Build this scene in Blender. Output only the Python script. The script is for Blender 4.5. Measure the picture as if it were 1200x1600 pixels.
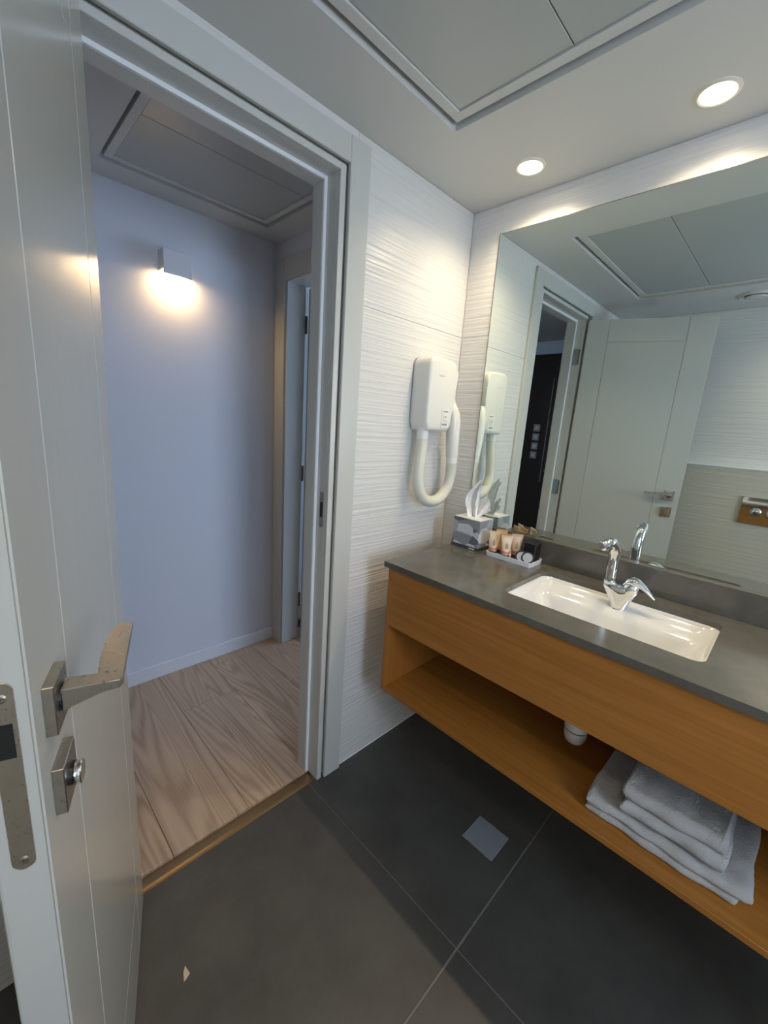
import bpy, bmesh, math, random
from mathutils import Vector, Matrix
random.seed(7)
S = bpy.context.scene
for o in list(bpy.data.objects): bpy.data.objects.remove(o)
C = S.collection

# ------------------------------------------------------------------ camera
F_PX = 646.23
YAW, PITCH, ROLL = math.radians(-45.597), math.radians(-12.265), math.radians(3.9835)
fw = Vector((-math.sin(YAW)*math.cos(PITCH), math.cos(YAW)*math.cos(PITCH), math.sin(PITCH)))
rt = Vector((math.cos(YAW), math.sin(YAW), 0)); up = rt.cross(fw)
R_ = rt*math.cos(ROLL) + up*math.sin(ROLL); U_ = -rt*math.sin(ROLL) + up*math.cos(ROLL)
cd = bpy.data.cameras.new('camera'); cam = bpy.data.objects.new('camera', cd); C.objects.link(cam)
cd.sensor_fit = 'HORIZONTAL'; cd.sensor_width = 36; cd.lens = 36*F_PX/1200; cd.clip_start = .01
cam.matrix_world = Matrix(((R_.x, U_.x, -fw.x, -1.4983), (R_.y, U_.y, -fw.y, -1.0875), (R_.z, U_.z, -fw.z, 1.3839), (0, 0, 0, 1)))
S.camera = cam
# ------------------------------------------------------------------ world, exposure, light levels
w = bpy.data.worlds.new('world'); S.world = w; w.use_nodes = True
w.node_tree.nodes['Background'].inputs[0].default_value = (.55, .7, 1, 1)
w.node_tree.nodes['Background'].inputs[1].default_value = .15
S.view_settings.view_transform = 'Standard'; S.view_settings.look = 'None'
S.view_settings.gamma = 1; S.view_settings.use_curve_mapping = False
S.view_settings.exposure = 0.12
WINDOW_STRENGTH = 15.0; WINDOW_COLOR = (.66, .80, 1.0)
WINDOW2_STRENGTH = 9.5; WINDOW2_COLOR = (.46, .66, 1.0)
SPOT_WATT = 13.5; SPOT_COLOR = (1.0, .80, .52); SPOT_ANGLE = math.radians(148)
SCONCE_WATT = 1.6; SCONCE_COLOR = (1.0, .62, .26)

def light(name, kind, loc, watt, col, size=.05, rot=(0, 0, 0), size_y=None, spread=None):
    l = bpy.data.lights.new(name, kind); l.energy = watt; l.color = col
    if kind == 'AREA':
        l.size = size
        if size_y: l.shape = 'RECTANGLE'; l.size_y = size_y
        else: l.shape = 'DISK'
        if spread: l.spread = spread
    o = bpy.data.objects.new(name, l); C.objects.link(o); o.location = loc; o.rotation_euler = rot
    return o
SPOTS = [(-.150, -.305), (-.150, -.777), (-.150, -1.249), (-1.69, -1.26)]
for x, y in SPOTS:
    l_ = light('downlight_lamp', 'SPOT', (x, y, 2.186), SPOT_WATT, SPOT_COLOR)
    l_.data.spot_size = SPOT_ANGLE; l_.data.spot_blend = 1.0; l_.data.shadow_soft_size = .011

# ------------------------------------------------------------------ mesh helpers
def NB(): return bmesh.new()
def box(bm, x0, x1, y0, y1, z0, z1, bev=0, seg=1):
    if x0 > x1: x0, x1 = x1, x0
    if y0 > y1: y0, y1 = y1, y0
    if z0 > z1: z0, z1 = z1, z0
    v = [bm.verts.new((x, y, z)) for x in (x0, x1) for y in (y0, y1) for z in (z0, z1)]
    fs = [bm.faces.new([v[i] for i in q]) for q in ((0, 1, 3, 2), (4, 6, 7, 5), (0, 4, 5, 1), (2, 3, 7, 6), (0, 2, 6, 4), (1, 5, 7, 3))]
    if bev:
        es = list({e for f in fs for e in f.edges})
        bmesh.ops.bevel(bm, geom=es, offset=bev, segments=seg, affect='EDGES', profile=.5)
    return bm
def ring_faces(bm, rings, closed=True, cap0=True, cap1=True):
    n = len(rings[0])
    for a, b in zip(rings, rings[1:]):
        for i in range(n if closed else n-1):
            j = (i+1) % n
            bm.faces.new((a[i], a[j], b[j], b[i]))
    if cap0: bm.faces.new(list(reversed(rings[0])))
    if cap1: bm.faces.new(rings[-1])
def lathe(bm, prof, c=(0, 0, 0), axis=(0, 0, 1), n=32, cap0=True, cap1=True):
    q = Vector((0, 0, 1)).rotation_difference(Vector(axis).normalized()); c = Vector(c)
    rings = []
    for r, h in prof:
        rings.append([bm.verts.new(c + q @ Vector((r*math.cos(2*math.pi*i/n), r*math.sin(2*math.pi*i/n), h))) for i in range(n)])
    ring_faces(bm, rings, True, cap0, cap1); return bm
def smooth_path(pts, k=8):
    out = []; P = [Vector(p) for p in pts]; P = [2*P[0]-P[1]] + P + [2*P[-1]-P[-2]]
    for i in range(1, len(P)-2):
        for j in range(k):
            t = j/k; a, b, c, d = P[i-1], P[i], P[i+1], P[i+2]
            out.append(.5*((2*b) + (-a+c)*t + (2*a-5*b+4*c-d)*t*t + (-a+3*b-3*c+d)*t**3))
    out.append(P[-2]); return out
def tube(bm, path, rad, n=16, sx=1, sy=1, upv=(0, 0, 1), cap=True):
    P = [Vector(p) for p in path]; N = len(P)
    R = rad if hasattr(rad, '__len__') else [rad]*N
    t0 = (P[1]-P[0]).normalized(); u = Vector(upv); u = (u - t0*u.dot(t0))
    if u.length < 1e-4: u = Vector((1, 0, 0)) - t0*t0.x
    u.normalize(); rings = []
    for i in range(N):
        t = (P[min(i+1, N-1)] - P[max(i-1, 0)]).normalized()
        u = (u - t*u.dot(t)).normalized(); v = t.cross(u)
        rings.append([bm.verts.new(P[i] + (u*math.cos(2*math.pi*k/n)*sx + v*math.sin(2*math.pi*k/n)*sy)*R[i]) for k in range(n)])
    ring_faces(bm, rings, True, cap, cap); return bm
def prism(bm, pts, fn, d0, d1, bev=0, seg=2):
    a = [bm.verts.new(fn(p[0], p[1], d0)) for p in pts]; b = [bm.verts.new(fn(p[0], p[1], d1)) for p in pts]
    n = len(pts); f0 = bm.faces.new(list(reversed(a))); f1 = bm.faces.new(b)
    for i in range(n): bm.faces.new((a[i], a[(i+1) % n], b[(i+1) % n], b[i]))
    if bev: bmesh.ops.bevel(bm, geom=list(f1.edges), offset=bev, segments=seg, affect='EDGES', profile=.5)
    return bm
def rrect(x0, x1, y0, y1, r, k=6):
    out = []
    for cx, cy, a0 in ((x1-r, y1-r, 0), (x0+r, y1-r, 90), (x0+r, y0+r, 180), (x1-r, y0+r, 270)):
        for i in range(k+1):
            a = math.radians(a0+90*i/k); out.append((cx+r*math.cos(a), cy+r*math.sin(a)))
    return out
ROOT = {}
def obj(name, bm, m, parent=None, smooth=False, local=False):
    bmesh.ops.recalc_face_normals(bm, faces=bm.faces)
    if parent is not None and not local and parent.name in ROOT:
        bmesh.ops.translate(bm, vec=-Vector(ROOT[parent.name]), verts=bm.verts)
    me = bpy.data.meshes.new(name); bm.to_mesh(me); bm.free()
    if m: me.materials.append(m)
    if smooth:
        for p in me.polygons: p.use_smooth = True
        try: me.set_sharp_from_angle(angle=math.radians(smooth if smooth is not True else 40))
        except Exception: pass
    o = bpy.data.objects.new(name, me); C.objects.link(o)
    if parent is not None:
        o.parent = parent
        if parent.name in ROOT: ROOT[o.name] = ROOT[parent.name]
    return o
def tag(o, label=None, cat=None, group=None, kind=None):
    if label: o['label'] = label
    if cat: o['category'] = cat
    if group: o['group'] = group
    if kind: o['kind'] = kind
    return o
def thing(name, label, cat, loc, rotz=0, group=None, kind=None):
    o = bpy.data.objects.new(name, None); C.objects.link(o); o.empty_display_size = .05
    o.location = loc; o.rotation_euler = (0, 0, rotz); ROOT[o.name] = tuple(loc)
    return tag(o, label, cat, group, kind)
def B(*a, **k): return box(NB(), *a, **k)

# ------------------------------------------------------------------ materials
def mat(name, col, rough=.5, metal=0, spec=.5, coat=0, emit=None, es=0, sheen=0):
    m = bpy.data.materials.new(name); m.use_nodes = True
    b = m.node_tree.nodes['Principled BSDF']
    b.inputs['Base Color'].default_value = (*col, 1); b.inputs['Roughness'].default_value = rough
    b.inputs['Metallic'].default_value = metal; b.inputs['Specular IOR Level'].default_value = spec
    if coat: b.inputs['Coat Weight'].default_value = coat; b.inputs['Coat Roughness'].default_value = .06
    if sheen: b.inputs['Sheen Weight'].default_value = sheen
    if emit: b.inputs['Emission Color'].default_value = (*emit, 1); b.inputs['Emission Strength'].default_value = es
    m['b'] = 1
    return m
def nd(m, t, **k):
    n = m.node_tree.nodes.new(t)
    for a, v in k.items(): setattr(n, a, v)
    return n
def lk(m, a, b): m.node_tree.links.new(a, b)
def bsdf(m): return m.node_tree.nodes['Principled BSDF']
def coords(m, scale, world=True, rand=0):
    if world: src = nd(m, 'ShaderNodeNewGeometry').outputs['Position']
    else: src = nd(m, 'ShaderNodeTexCoord').outputs['Object']
    if rand:
        oi = nd(m, 'ShaderNodeObjectInfo'); mu = nd(m, 'ShaderNodeMath', operation='MULTIPLY'); mu.inputs[1].default_value = rand
        lk(m, oi.outputs['Random'], mu.inputs[0])
        ad = nd(m, 'ShaderNodeVectorMath', operation='ADD'); lk(m, src, ad.inputs[0]); lk(m, mu.outputs[0], ad.inputs[1]); src = ad.outputs[0]
    mp = nd(m, 'ShaderNodeMapping'); mp.inputs['Scale'].default_value = scale; lk(m, src, mp.inputs['Vector'])
    return mp.outputs['Vector']
def noise(m, vec, scale=1, detail=3, rough=.5, dist=0):
    n = nd(m, 'ShaderNodeTexNoise'); n.inputs['Scale'].default_value = scale; n.inputs['Detail'].default_value = detail
    n.inputs['Roughness'].default_value = rough; n.inputs['Distortion'].default_value = dist; lk(m, vec, n.inputs['Vector']); return n.outputs['Fac']
def ramp(m, fac, stops, interp='LINEAR'):
    r = nd(m, 'ShaderNodeValToRGB'); r.color_ramp.interpolation = interp; e = r.color_ramp.elements
    while len(e) < len(stops): e.new(.5)
    for k, (p, c) in zip(e, stops): k.position = p; k.color = (*c, 1)
    lk(m, fac, r.inputs['Fac']); return r.outputs['Color']
def bump(m, h, strength, dist=.01):
    b = nd(m, 'ShaderNodeBump'); b.inputs['Strength'].default_value = strength; b.inputs['Distance'].default_value = dist
    lk(m, h, b.inputs['Height']); lk(m, b.outputs['Normal'], bsdf(m).inputs['Normal'])
def setc(m, c): lk(m, c, bsdf(m).inputs['Base Color'])

M = {}
# white relief wall tile: long horizontal ripples
m = M['tile'] = mat('white_relief_tile', (.71, .705, .69), .34)
v = coords(m, (2.2, 2.2, 95)); h = noise(m, v, 1, 2.5, .55, .35); bump(m, h, .42, .009)
M['grout'] = mat('white_grout', (.78, .76, .72), .8)
m = M['beige_tile'] = mat('beige_wall_tile', (.58, .54, .46), .32)
v = coords(m, (2, 2, 55)); bump(m, noise(m, v, 1, 2, .5, .3), .3, .008)
m = M['floor_tile'] = mat('charcoal_floor_tile', (.05, .05, .05), .42)
v = coords(m, (1, 1, 1)); setc(m, ramp(m, noise(m, v, 5, 8, .65), [(.3, (.050, .049, .047)), (.7, (.084, .082, .077))])); bump(m, noise(m, v, 160, 4, .6), .06, .002)
M['floor_grout'] = mat('grey_floor_grout', (.22, .21, .20), .8)
m = M['paint'] = mat('white_ceiling_paint', (.62, .62, .60), .55)
bump(m, noise(m, coords(m, (1, 1, 1)), 90, 4, .6), .04, .002)
M['ceil_panel'] = mat('grey_white_ceiling_panel', (.44, .465, .45), .35)
M['gap'] = mat('dark_gap_lining', (.25, .25, .25), .7)
m = M['hall_paint'] = mat('hall_wall_paint', (.68, .70, .76), .6)
bump(m, noise(m, coords(m, (1, 1, 1)), 120, 3, .6), .03, .002)
m = M['door'] = mat('glossy_door_lacquer', (.50, .50, .465), .16, spec=.55)
bump(m, noise(m, coords(m, (22, 22, 5)), 1, 3, .5), .05, .004)
m = M['frame'] = mat('door_frame_lacquer', (.58, .585, .555), .28)
M['seal'] = mat('white_rubber_seal', (.85, .87, .90), .5)
def oak(name, sc, c0, c1, rough=.38):
    m = mat(name, c0, rough); v = coords(m, sc)
    a = noise(m, v, 1, 5, .62, .6); setc(m, ramp(m, a, [(.25, c0), (.75, c1)])); bump(m, a, .06, .003); return m
M['oak_h'] = oak('oak_veneer_horizontal', (60, 2.0, 70), (.31, .116, .018), (.46, .198, .041))
M['oak_v'] = oak('oak_veneer_vertical', (60, 60, 2.0), (.30, .108, .018), (.42, .172, .037))
m = M['plank'] = mat('pale_oak_plank', (.5, .38, .28), .42)
v = coords(m, (1, 1, 1), rand=13.7)
mp = nd(m, 'ShaderNodeMapping'); mp.inputs['Scale'].default_value = (6.5, .42, 1); lk(m, v, mp.inputs['Vector'])
big = noise(m, mp.outputs['Vector'], 1, 1.2, .4, .25)          # growth-ring field, sliced into contour rings
mu = nd(m, 'ShaderNodeMath', operation='MULTIPLY'); mu.inputs[1].default_value = 190; lk(m, big, mu.inputs[0])
sn = nd(m, 'ShaderNodeMath', operation='SINE'); lk(m, mu.outputs[0], sn.inputs[0])
s2 = nd(m, 'ShaderNodeMath', operation='MULTIPLY_ADD'); s2.inputs[1].default_value = .5; s2.inputs[2].default_value = .5; lk(m, sn.outputs[0], s2.inputs[0])
fine = noise(m, coords(m, (150, 5, 1), rand=7.1), 1, 4, .65)
broad = noise(m, coords(m, (9, 1.2, 1), rand=3.3), 1, 2, .5)
mx = nd(m, 'ShaderNodeMix', data_type='FLOAT'); mx.inputs[0].default_value = .50; lk(m, s2.outputs[0], mx.inputs[2]); lk(m, fine, mx.inputs[3])
mx2 = nd(m, 'ShaderNodeMix', data_type='FLOAT'); mx2.inputs[0].default_value = .36; lk(m, mx.outputs[0], mx2.inputs[2]); lk(m, broad, mx2.inputs[3])
setc(m, ramp(m, mx2.outputs[0], [(.20, (.33, .225, .15)), (.42, (.47, .335, .235)), (.7, (.56, .42, .305))])); bump(m, mx2.outputs[0], .06, .002)
M['threshold'] = mat('bronze_threshold', (.30, .20, .10), .32, metal=.7)
m = M['stone'] = mat('grey_quartz_top', (.13, .125, .11), .17, spec=.6)
v = coords(m, (1, 1, 1)); setc(m, ramp(m, noise(m, v, 14, 6, .6), [(.35, (.098, .092, .078)), (.7, (.124, .117, .100))]))
M['ceramic'] = mat('white_glazed_ceramic', (.74, .735, .715), .08, coat=.3)
M['chrome'] = mat('polished_chrome', (.86, .87, .88), .05, metal=1)
m = M['nickel'] = mat('worn_satin_nickel', (.42, .39, .34), .30, metal=1)
v = coords(m, (1, 1, 1)); nz = noise(m, v, 130, 4, .6)
lk(m, ramp(m, nz, [(.35, (.27, .27, .27)), (.7, (.33, .33, .33))]), bsdf(m).inputs['Roughness']); setc(m, ramp(m, noise(m, v, 60, 5, .6), [(.35, (.47, .44, .385)), (.7, (.51, .48, .43))]))
M['steel_dark'] = mat('dark_hinge_steel', (.14, .13, .12), .4, metal=.8)
M['black'] = mat('black_plastic', (.012, .012, .013), .35)
M['mirror'] = mat('mirror_silver', (.80, .87, .84), .0, metal=1)
M['mirror_edge'] = mat('mirror_dark_edge', (.10, .12, .11), .3)
M['dryer'] = mat('ivory_white_plastic', (.78, .775, .72), .22)
M['dryer_grey'] = mat('grey_print', (.30, .30, .28), .4)
M['dryer_white'] = mat('white_switch_panel', (.80, .80, .78), .35)
M['hose'] = mat('cream_flexible_hose', (.70, .69, .60), .32)
m = M['terry'] = mat('white_terry_cloth', (.90, .90, .90), .95, sheen=.5)
v = coords(m, (1, 1, 1)); bump(m, noise(m, v, 300, 4, .75), 1.0, .012)
M['paper'] = mat('white_tissue_paper', (.86, .86, .87), .9)
m = M['carton'] = mat('grey_facet_print', (.5, .5, .5), .45)
vo = nd(m, 'ShaderNodeTexVoronoi', feature='F1', distance='EUCLIDEAN'); vo.inputs['Scale'].default_value = 1; lk(m, coords(m, (17, 19, 24)), vo.inputs['Vector'])
sx = nd(m, 'ShaderNodeSeparateColor'); lk(m, vo.outputs['Color'], sx.inputs[0])
setc(m, ramp(m, sx.outputs[0], [(0, (.13, .14, .165)), (.25, (.25, .265, .30)), (.48, (.38, .40, .44)), (.70, (.60, .61, .63))], 'CONSTANT'))
M['carton_top'] = mat('pale_carton_top', (.72, .72, .70), .5)
M['carton_base'] = mat('charcoal_carton_band', (.055, .057, .065), .45)
M['tray'] = mat('white_melamine_tray', (.80, .81, .84), .3)
M['cream'] = mat('cream_tube', (.72, .57, .40), .38); M['peach'] = mat('peach_tube', (.70, .42, .18), .38); M['tan'] = mat('tan_tube', (.58, .42, .28), .38)
M['pink'] = mat('coral_band', (.62, .22, .16), .4); M['mauve'] = mat('mauve_band', (.30, .16, .15), .4); M['ink'] = mat('dark_leaf_print', (.04, .03, .025), .5)
M['lid_grey'] = mat('grey_round_label', (.42, .44, .46), .4)
M['white_plastic'] = mat('white_plastic', (.74, .73, .70), .35)
M['dark_door'] = mat('dark_brown_veneer', (.030, .018, .012), .35)
M['lens'] = mat('lit_downlight_lens', (1, 1, 1), .5, emit=(1, .88, .68), es=14)
M['trim_ring'] = mat('downlight_ring', (.75, .70, .60), .35)
M['sconce_lens'] = mat('lit_sconce_lens', (1, 1, 1), .5, emit=(1, .78, .45), es=14)
M['hall_trim'] = mat('cool_white_trim', (.74, .76, .81), .4)
M['plaster'] = mat('white_plaster', (.76, .77, .79), .6)
M['window_light'] = mat('daylit_frosted_pane', (.8, .8, .8), .6, emit=WINDOW_COLOR, es=WINDOW_STRENGTH)
M['window_light2'] = mat('daylit_bedroom_pane', (.8, .8, .8), .6, emit=WINDOW2_COLOR, es=WINDOW2_STRENGTH)
M['scrap'] = mat('beige_paper_scrap', (.62, .50, .36), .8)
M['drain_cover'] = mat('pale_drain_cover', (.22, .245, .28), .45)

# ------------------------------------------------------------------ room shell
HC, HH = 2.2, 2.25                # bathroom and hall ceiling heights
XL, XLL, YB = -1.93, -1.87, -2.6  # left wall (upper, boxed lower part) and back wall
JZ = [.348, 1.046, 1.743]
def courses(z0, z1):
    zs = [z0] + [z for z in JZ if z0+.02 < z < z1-.02] + [z1]
    return list(zip(zs, zs[1:]))
def tiles(parent, axis, plane, sign, a0, a1, z0, z1, width, material, name='wall_tile', g=.001):
    """lay tile courses on a wall; sign is the side the faces look to"""
    for k, (za, zb) in enumerate(courses(z0, z1)):
        xs = [a0]
        step = width if a1 > a0 else -width
        x = a0 + step
        while (x < a1-.03 if a1 > a0 else x > a1+.03): xs.append(x); x += step
        xs.append(a1)
        for p, q in zip(xs, xs[1:]):
            p, q = min(p, q)+g, max(p, q)-g
            if axis == 'y': bm = B(p, q, plane, plane-sign*.009, za+g, zb-g, bev=.0012)
            else: bm = B(plane, plane-sign*.009, p, q, za+g, zb-g, bev=.0012)
            obj(name, bm, material, parent)

bm = NB(); box(bm, -.604, .12, .0025, .104, -.02, 2.4); box(bm, -2.6, -1.334, .0025, .104, -.02, 2.4); box(bm, -1.334, -.604, .0025, .104, 2.12, 2.4)
wf = tag(obj('wall_front', bm, M['grout']), 'white ripple-relief tiled wall around the doorway', 'wall', kind='structure')
tiles(wf, 'y', 0, -1, 0, -.6, 0, HC, 1.0, M['tile'])
tiles(wf, 'y', 0, -1, -1.352, XL, 0, HC, 1.0, M['tile'])
box_bm = B(-1.352, -.6, 0, .009, 2.16, HC, bev=.001); obj('wall_tile', box_bm, M['tile'], wf)
wr = tag(obj('wall_right', B(.0025, .12, .0024, YB, -.02, 2.4), M['grout']), 'white ripple-relief tiled wall behind the vanity and mirror', 'wall', kind='structure')
tiles(wr, 'x', 0, -1, 0, YB, 0, HC, 1.0, M['tile'])
wl = tag(obj('wall_left', B(XL-.12, XL-.0025, .0, YB, -.02, 2.4), M['grout']), 'white ripple-relief tiled wall above the beige half wall', 'wall', kind='structure')
tiles(wl, 'x', XL, 1, 0, YB, 1.26, HC, 1.0, M['tile'])
hw = tag(obj('wall_left_half', B(XL, XLL-.0025, -.0, YB, 0, 1.25), M['grout']), 'beige tiled half wall with a white ledge behind the door', 'wall', kind='structure')
tiles(hw, 'x', XLL, 1, -.35, YB, 0, .697, 1.2, M['beige_tile']); tiles(hw, 'x', XLL, 1, -.0, -.35, 0, .697, 1.2, M['beige_tile'])
for p, q in ((-.35, 0), (-1.55, -.35), (YB, -1.55)): obj('wall_tile', B(XLL, XLL-.009, p+.001, q-.001, .698, 1.249, bev=.0012), M['beige_tile'], hw)
obj('ledge_trim', B(XL, XLL+.004, -.001, YB, 1.25, 1.262, bev=.002), M['seal'], hw)
WX0, WX1, WZ0, WZ1 = -1.42, -.86, .95, 2.0
bm = NB(); box(bm, XL, WX0, YB-.15, YB, -.02, 2.4); box(bm, WX1, .12, YB-.15, YB, -.02, 2.4); box(bm, WX0, WX1, YB-.15, YB, -.02, WZ0); box(bm, WX0, WX1, YB-.15, YB, WZ1, 2.4)
tag(obj('wall_back', bm, M['tile']), 'white wall behind the camera with a frosted window', 'wall', kind='structure')
win = thing('window_1', 'frosted bathroom window letting in cool daylight', 'window', ((WX0+WX1)/2, YB-.08, WZ0), kind='structure')
bm = NB(); fwid = .03
box(bm, WX0, WX0+fwid, YB-.11, YB-.05, WZ0, WZ1); box(bm, WX1-fwid, WX1, YB-.11, YB-.05, WZ0, WZ1)
box(bm, WX0+fwid, WX1-fwid, YB-.11, YB-.05, WZ0, WZ0+fwid); box(bm, WX0+fwid, WX1-fwid, YB-.11, YB-.05, WZ1-fwid, WZ1)
obj('window_frame', bm, M['frame'], win)
obj('pane', B(WX0+fwid, WX1-fwid, YB-.085, YB-.075, WZ0+fwid, WZ1-fwid), M['window_light'], win)

# ceiling with a recessed service panel
PX0, PX1, PY0, PY1 = -1.453, -.424, -1.571, -.213
def ceiling(name, label, x0, x1, y0, y1, z, hx0, hx1, hy0, hy1, top=2.42):
    bm = NB()
    box(bm, x0, hx0, y0, y1, z, z+.08); box(bm, hx1, x1, y0, y1, z, z+.08); box(bm, hx0, hx1, y0, hy0, z, z+.08); box(bm, hx0, hx1, hy1, y1, z, z+.08)
    return tag(obj(name, bm, M['paint']), label, 'ceiling', kind='structure')
ceil = ceiling('ceiling', 'white bathroom ceiling with a recessed grey panel', XL-.1, .1, YB-.1, .12, HC, PX0, PX1, PY0, PY1)
def hatch(parent, hx0, hx1, hy0, hy1, z, gap, fr, seams, roofz=.055, fz=.012):
    obj('recess_lining', B(hx0-.01, hx1+.01, hy0-.01, hy1+.01, z+roofz, z+roofz+.01), M['gap'], parent)
    a0, a1, b0, b1 = hx0+gap, hx1-gap, hy0+gap, hy1-gap
    for q in ((a0, a0+fr, b0, b1), (a1-fr, a1, b0, b1), (a0+fr, a1-fr, b0, b0+fr), (a0+fr, a1-fr, b1-fr, b1)):
        obj('panel_frame', B(*q, z+fz-.004, z+roofz, bev=.001), M['paint'], parent)
    ys = [b1-fr] + seams + [b0+fr]
    for p, q in zip(ys, ys[1:]):
        obj('ceiling_panel', B(a0+fr+.002, a1-fr-.002, p-.0012, q+.0012, z+fz, z+roofz, bev=.001), M['ceil_panel'], parent)
hatch(ceil, PX0, PX1, PY0, PY1, HC, .016, .029, [-.561, -.866, -1.171])

obj('sealant_joint', B(-.556, -.0005, -.0025, -.0002, .0003, .0035), M['seal'], wf)
# bathroom floor tiles
fl = tag(obj('floor', B(XL-.1, .1, YB-.1, .008, -.08, -.003), M['floor_grout']), 'charcoal tiled bathroom floor with pale joints', 'floor', kind='structure')
T = .6943
for i in range(3):
    for j in range(4):
        x1_, x0_ = -i*T, max(-(i+1)*T, XL); y1_, y0_ = -j*T+(.006 if j == 0 else 0), max(-(j+1)*T+.0028*(j == 0), YB)
        if x1_ - x0_ < .05: continue
        obj('floor_tile', B(x0_+.0017, x1_-.0017, y0_+.0017, y1_-.0017, -.02, 0, bev=.0008), M['floor_tile'], fl)

# ------------------------------------------------------------------ hallway
HY = 1.061; HXR = -.24; HXL = -2.6
tag(obj('wall_hall_far', B(HXL, HXR, HY, HY+.12, -.02, 2.4), M['hall_paint']), 'plain pale wall across the hallway with a small lamp', 'wall', kind='structure')
bm = NB(); box(bm, HXR, HXR+.12, .965, HY+.12, -.02, 2.4); box(bm, HXR, HXR+.12, .1122, .966, 2.075, 2.4); box(bm, HXR, HXR+.12, .1122, .175, -.02, 2.076)
tag(obj('wall_hall_right', bm, M['hall_paint']), 'short hallway end wall holding a second door frame', 'wall', kind='structure')
tag(obj('wall_hall_left', B(HXL-.12, HXL, .105, HY+.12, -.02, 2.4), M['hall_paint']), 'far end wall of the hallway seen in the mirror', 'wall', kind='structure')
bm = NB(); box(bm, -.60, .12, .1042, .112, 0, 2.4); box(bm, HXL, -1.334, .1042, .112, 0, 2.4); box(bm, -1.334, -.6, .1042, .112, 2.12, 2.4)
tag(obj('wall_hall_near', bm, M['hall_paint']), 'hallway side of the doorway wall', 'wall', kind='structure')
hc = ceiling('ceiling_hall', 'grey-white hallway ceiling with a recessed panel', HXL-.1, HXR+.1, .105, HY+.1, HH, -1.055, -.372, .27, .922)
hatch(hc, -1.055, -.372, .27, .922, HH, .014, .026, [.557], fz=.010)
hf = tag(obj('floor_hall', B(HXL-.1, .75, .02, HY+.1, -.08, -.014), M['black']), 'pale oak plank hallway floor', 'floor', kind='structure')
PW = .2555; xs = -.4015
for i in range(-4, 9):
    a1 = xs - i*PW; a0 = a1 - PW
    if a0 < HXL: a0 = HXL
    y0 = .061 if -1.36 < (a0+a1)/2 < -.55 else .114
    cuts = {1: [.708], 0: [.98], 2: [], 3: [], 4: [.8], 5: [.5], 6: [.9]}.get(i, [.6])
    ys = [y0] + [c for c in cuts if c > y0+.05] + [HY]
    for p, q in zip(ys, ys[1:]):
        obj('floor_plank', B(a0+.0007, a1-.0007, p+.0006, q-.0006, -.014, 0, bev=.0009), M['plank'], hf)
tag(obj('baseboard_hall', (lambda b: (box(b, HXL, HXR-.012, HY-.014, HY, .0, .076, bev=.003), b)[-1])(NB()), M['hall_trim']), 'low white baseboard along the hallway wall', 'baseboard', kind='structure')
th = tag(obj('trim_threshold', prism(NB(), [(.0065, -.012), (.0065, -.003), (.018, .0005), (.030, -.002), (.0603, -.011), (.0603, -.012)], lambda a, b, d: (d, a, b), -1.274, -.664), M['threshold'], smooth=30), 'bronze-brown threshold strip between plank floor and charcoal tiles', 'threshold', kind='structure')

# ------------------------------------------------------------------ bathroom door frame
RX, LX, RZ = -.664, -1.274, 2.077     # rebate faces
fr = thing('trim_door_frame', 'grey-white lacquered door frame around the hallway opening', 'door frame', (-.97, .05, 0), kind='structure')
obj('casing', B(-.6345, -.5584, -.014, -.0002, 0, 2.1715, bev=.002), M['frame'], fr)
obj('casing', B(-1.36, -1.325, -.014, -.0002, 0, 2.1715, bev=.002), M['frame'], fr)
obj('head_casing', B(-1.324, -.6352, -.014, -.0002, 2.102, 2.1715, bev=.002), M['frame'], fr)
def fbox(name, *a, m='frame', bev=.0012): return obj(name, B(*a, bev=bev), M[m], fr)
fbox('jamb', RX, -.604, .010, .113, 0, 2.12); fbox('jamb', -1.334, LX, .016, .113, 0, 2.12)
fbox('head_jamb', LX, RX, .010, .113, RZ, 2.12)
fbox('jamb_bead', RX, -.6435, -.005, .0105, 0, RZ+.0175); fbox('jamb_bead', -1.2945, LX, .004, .0165, 0, RZ+.0175)
fbox('head_bead', LX, RX, -.005, .0105, RZ, RZ+.0175)
fbox('stop', RX-.0115, RX, .061, .113, 0, RZ); fbox('stop', LX, LX+.0115, .061, .113, 0, RZ)
fbox('head_stop', LX+.0115, RX-.0115, .061, .113, RZ-.0115, RZ)
fbox('seal', RX-.011, RX, .0555, .0608, .001, RZ, m='seal', bev=.001); fbox('seal', LX, LX+.011, .0555, .0608, .001, RZ, m='seal', bev=.001)
fbox('head_seal', LX+.0115, RX-.0115, .0555, .0608, RZ-.011, RZ, m='seal', bev=.001)
# hall side casings
fbox('hall_casing', -.662, -.580, .1135, .124, 0, 2.15); fbox('hall_casing', -1.358, -1.276, .1135, .124, 0, 2.15)
# strike plate in the right jamb
def strike_outline(c, z, wy, hz): return rrect(c-wy/2, c+wy/2, z-hz/2, z+hz/2, wy*.48)
st = obj('strike_plate', prism(NB(), strike_outline(.028, 1.078, .020, .125), lambda a, b, d: (d, a, b), RX+.001, RX-.0012), M['nickel'], fr)
obj('strike_hole', B(RX-.0009, RX-.0016, .021, .035, 1.052, 1.104), M['black'], st)

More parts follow.
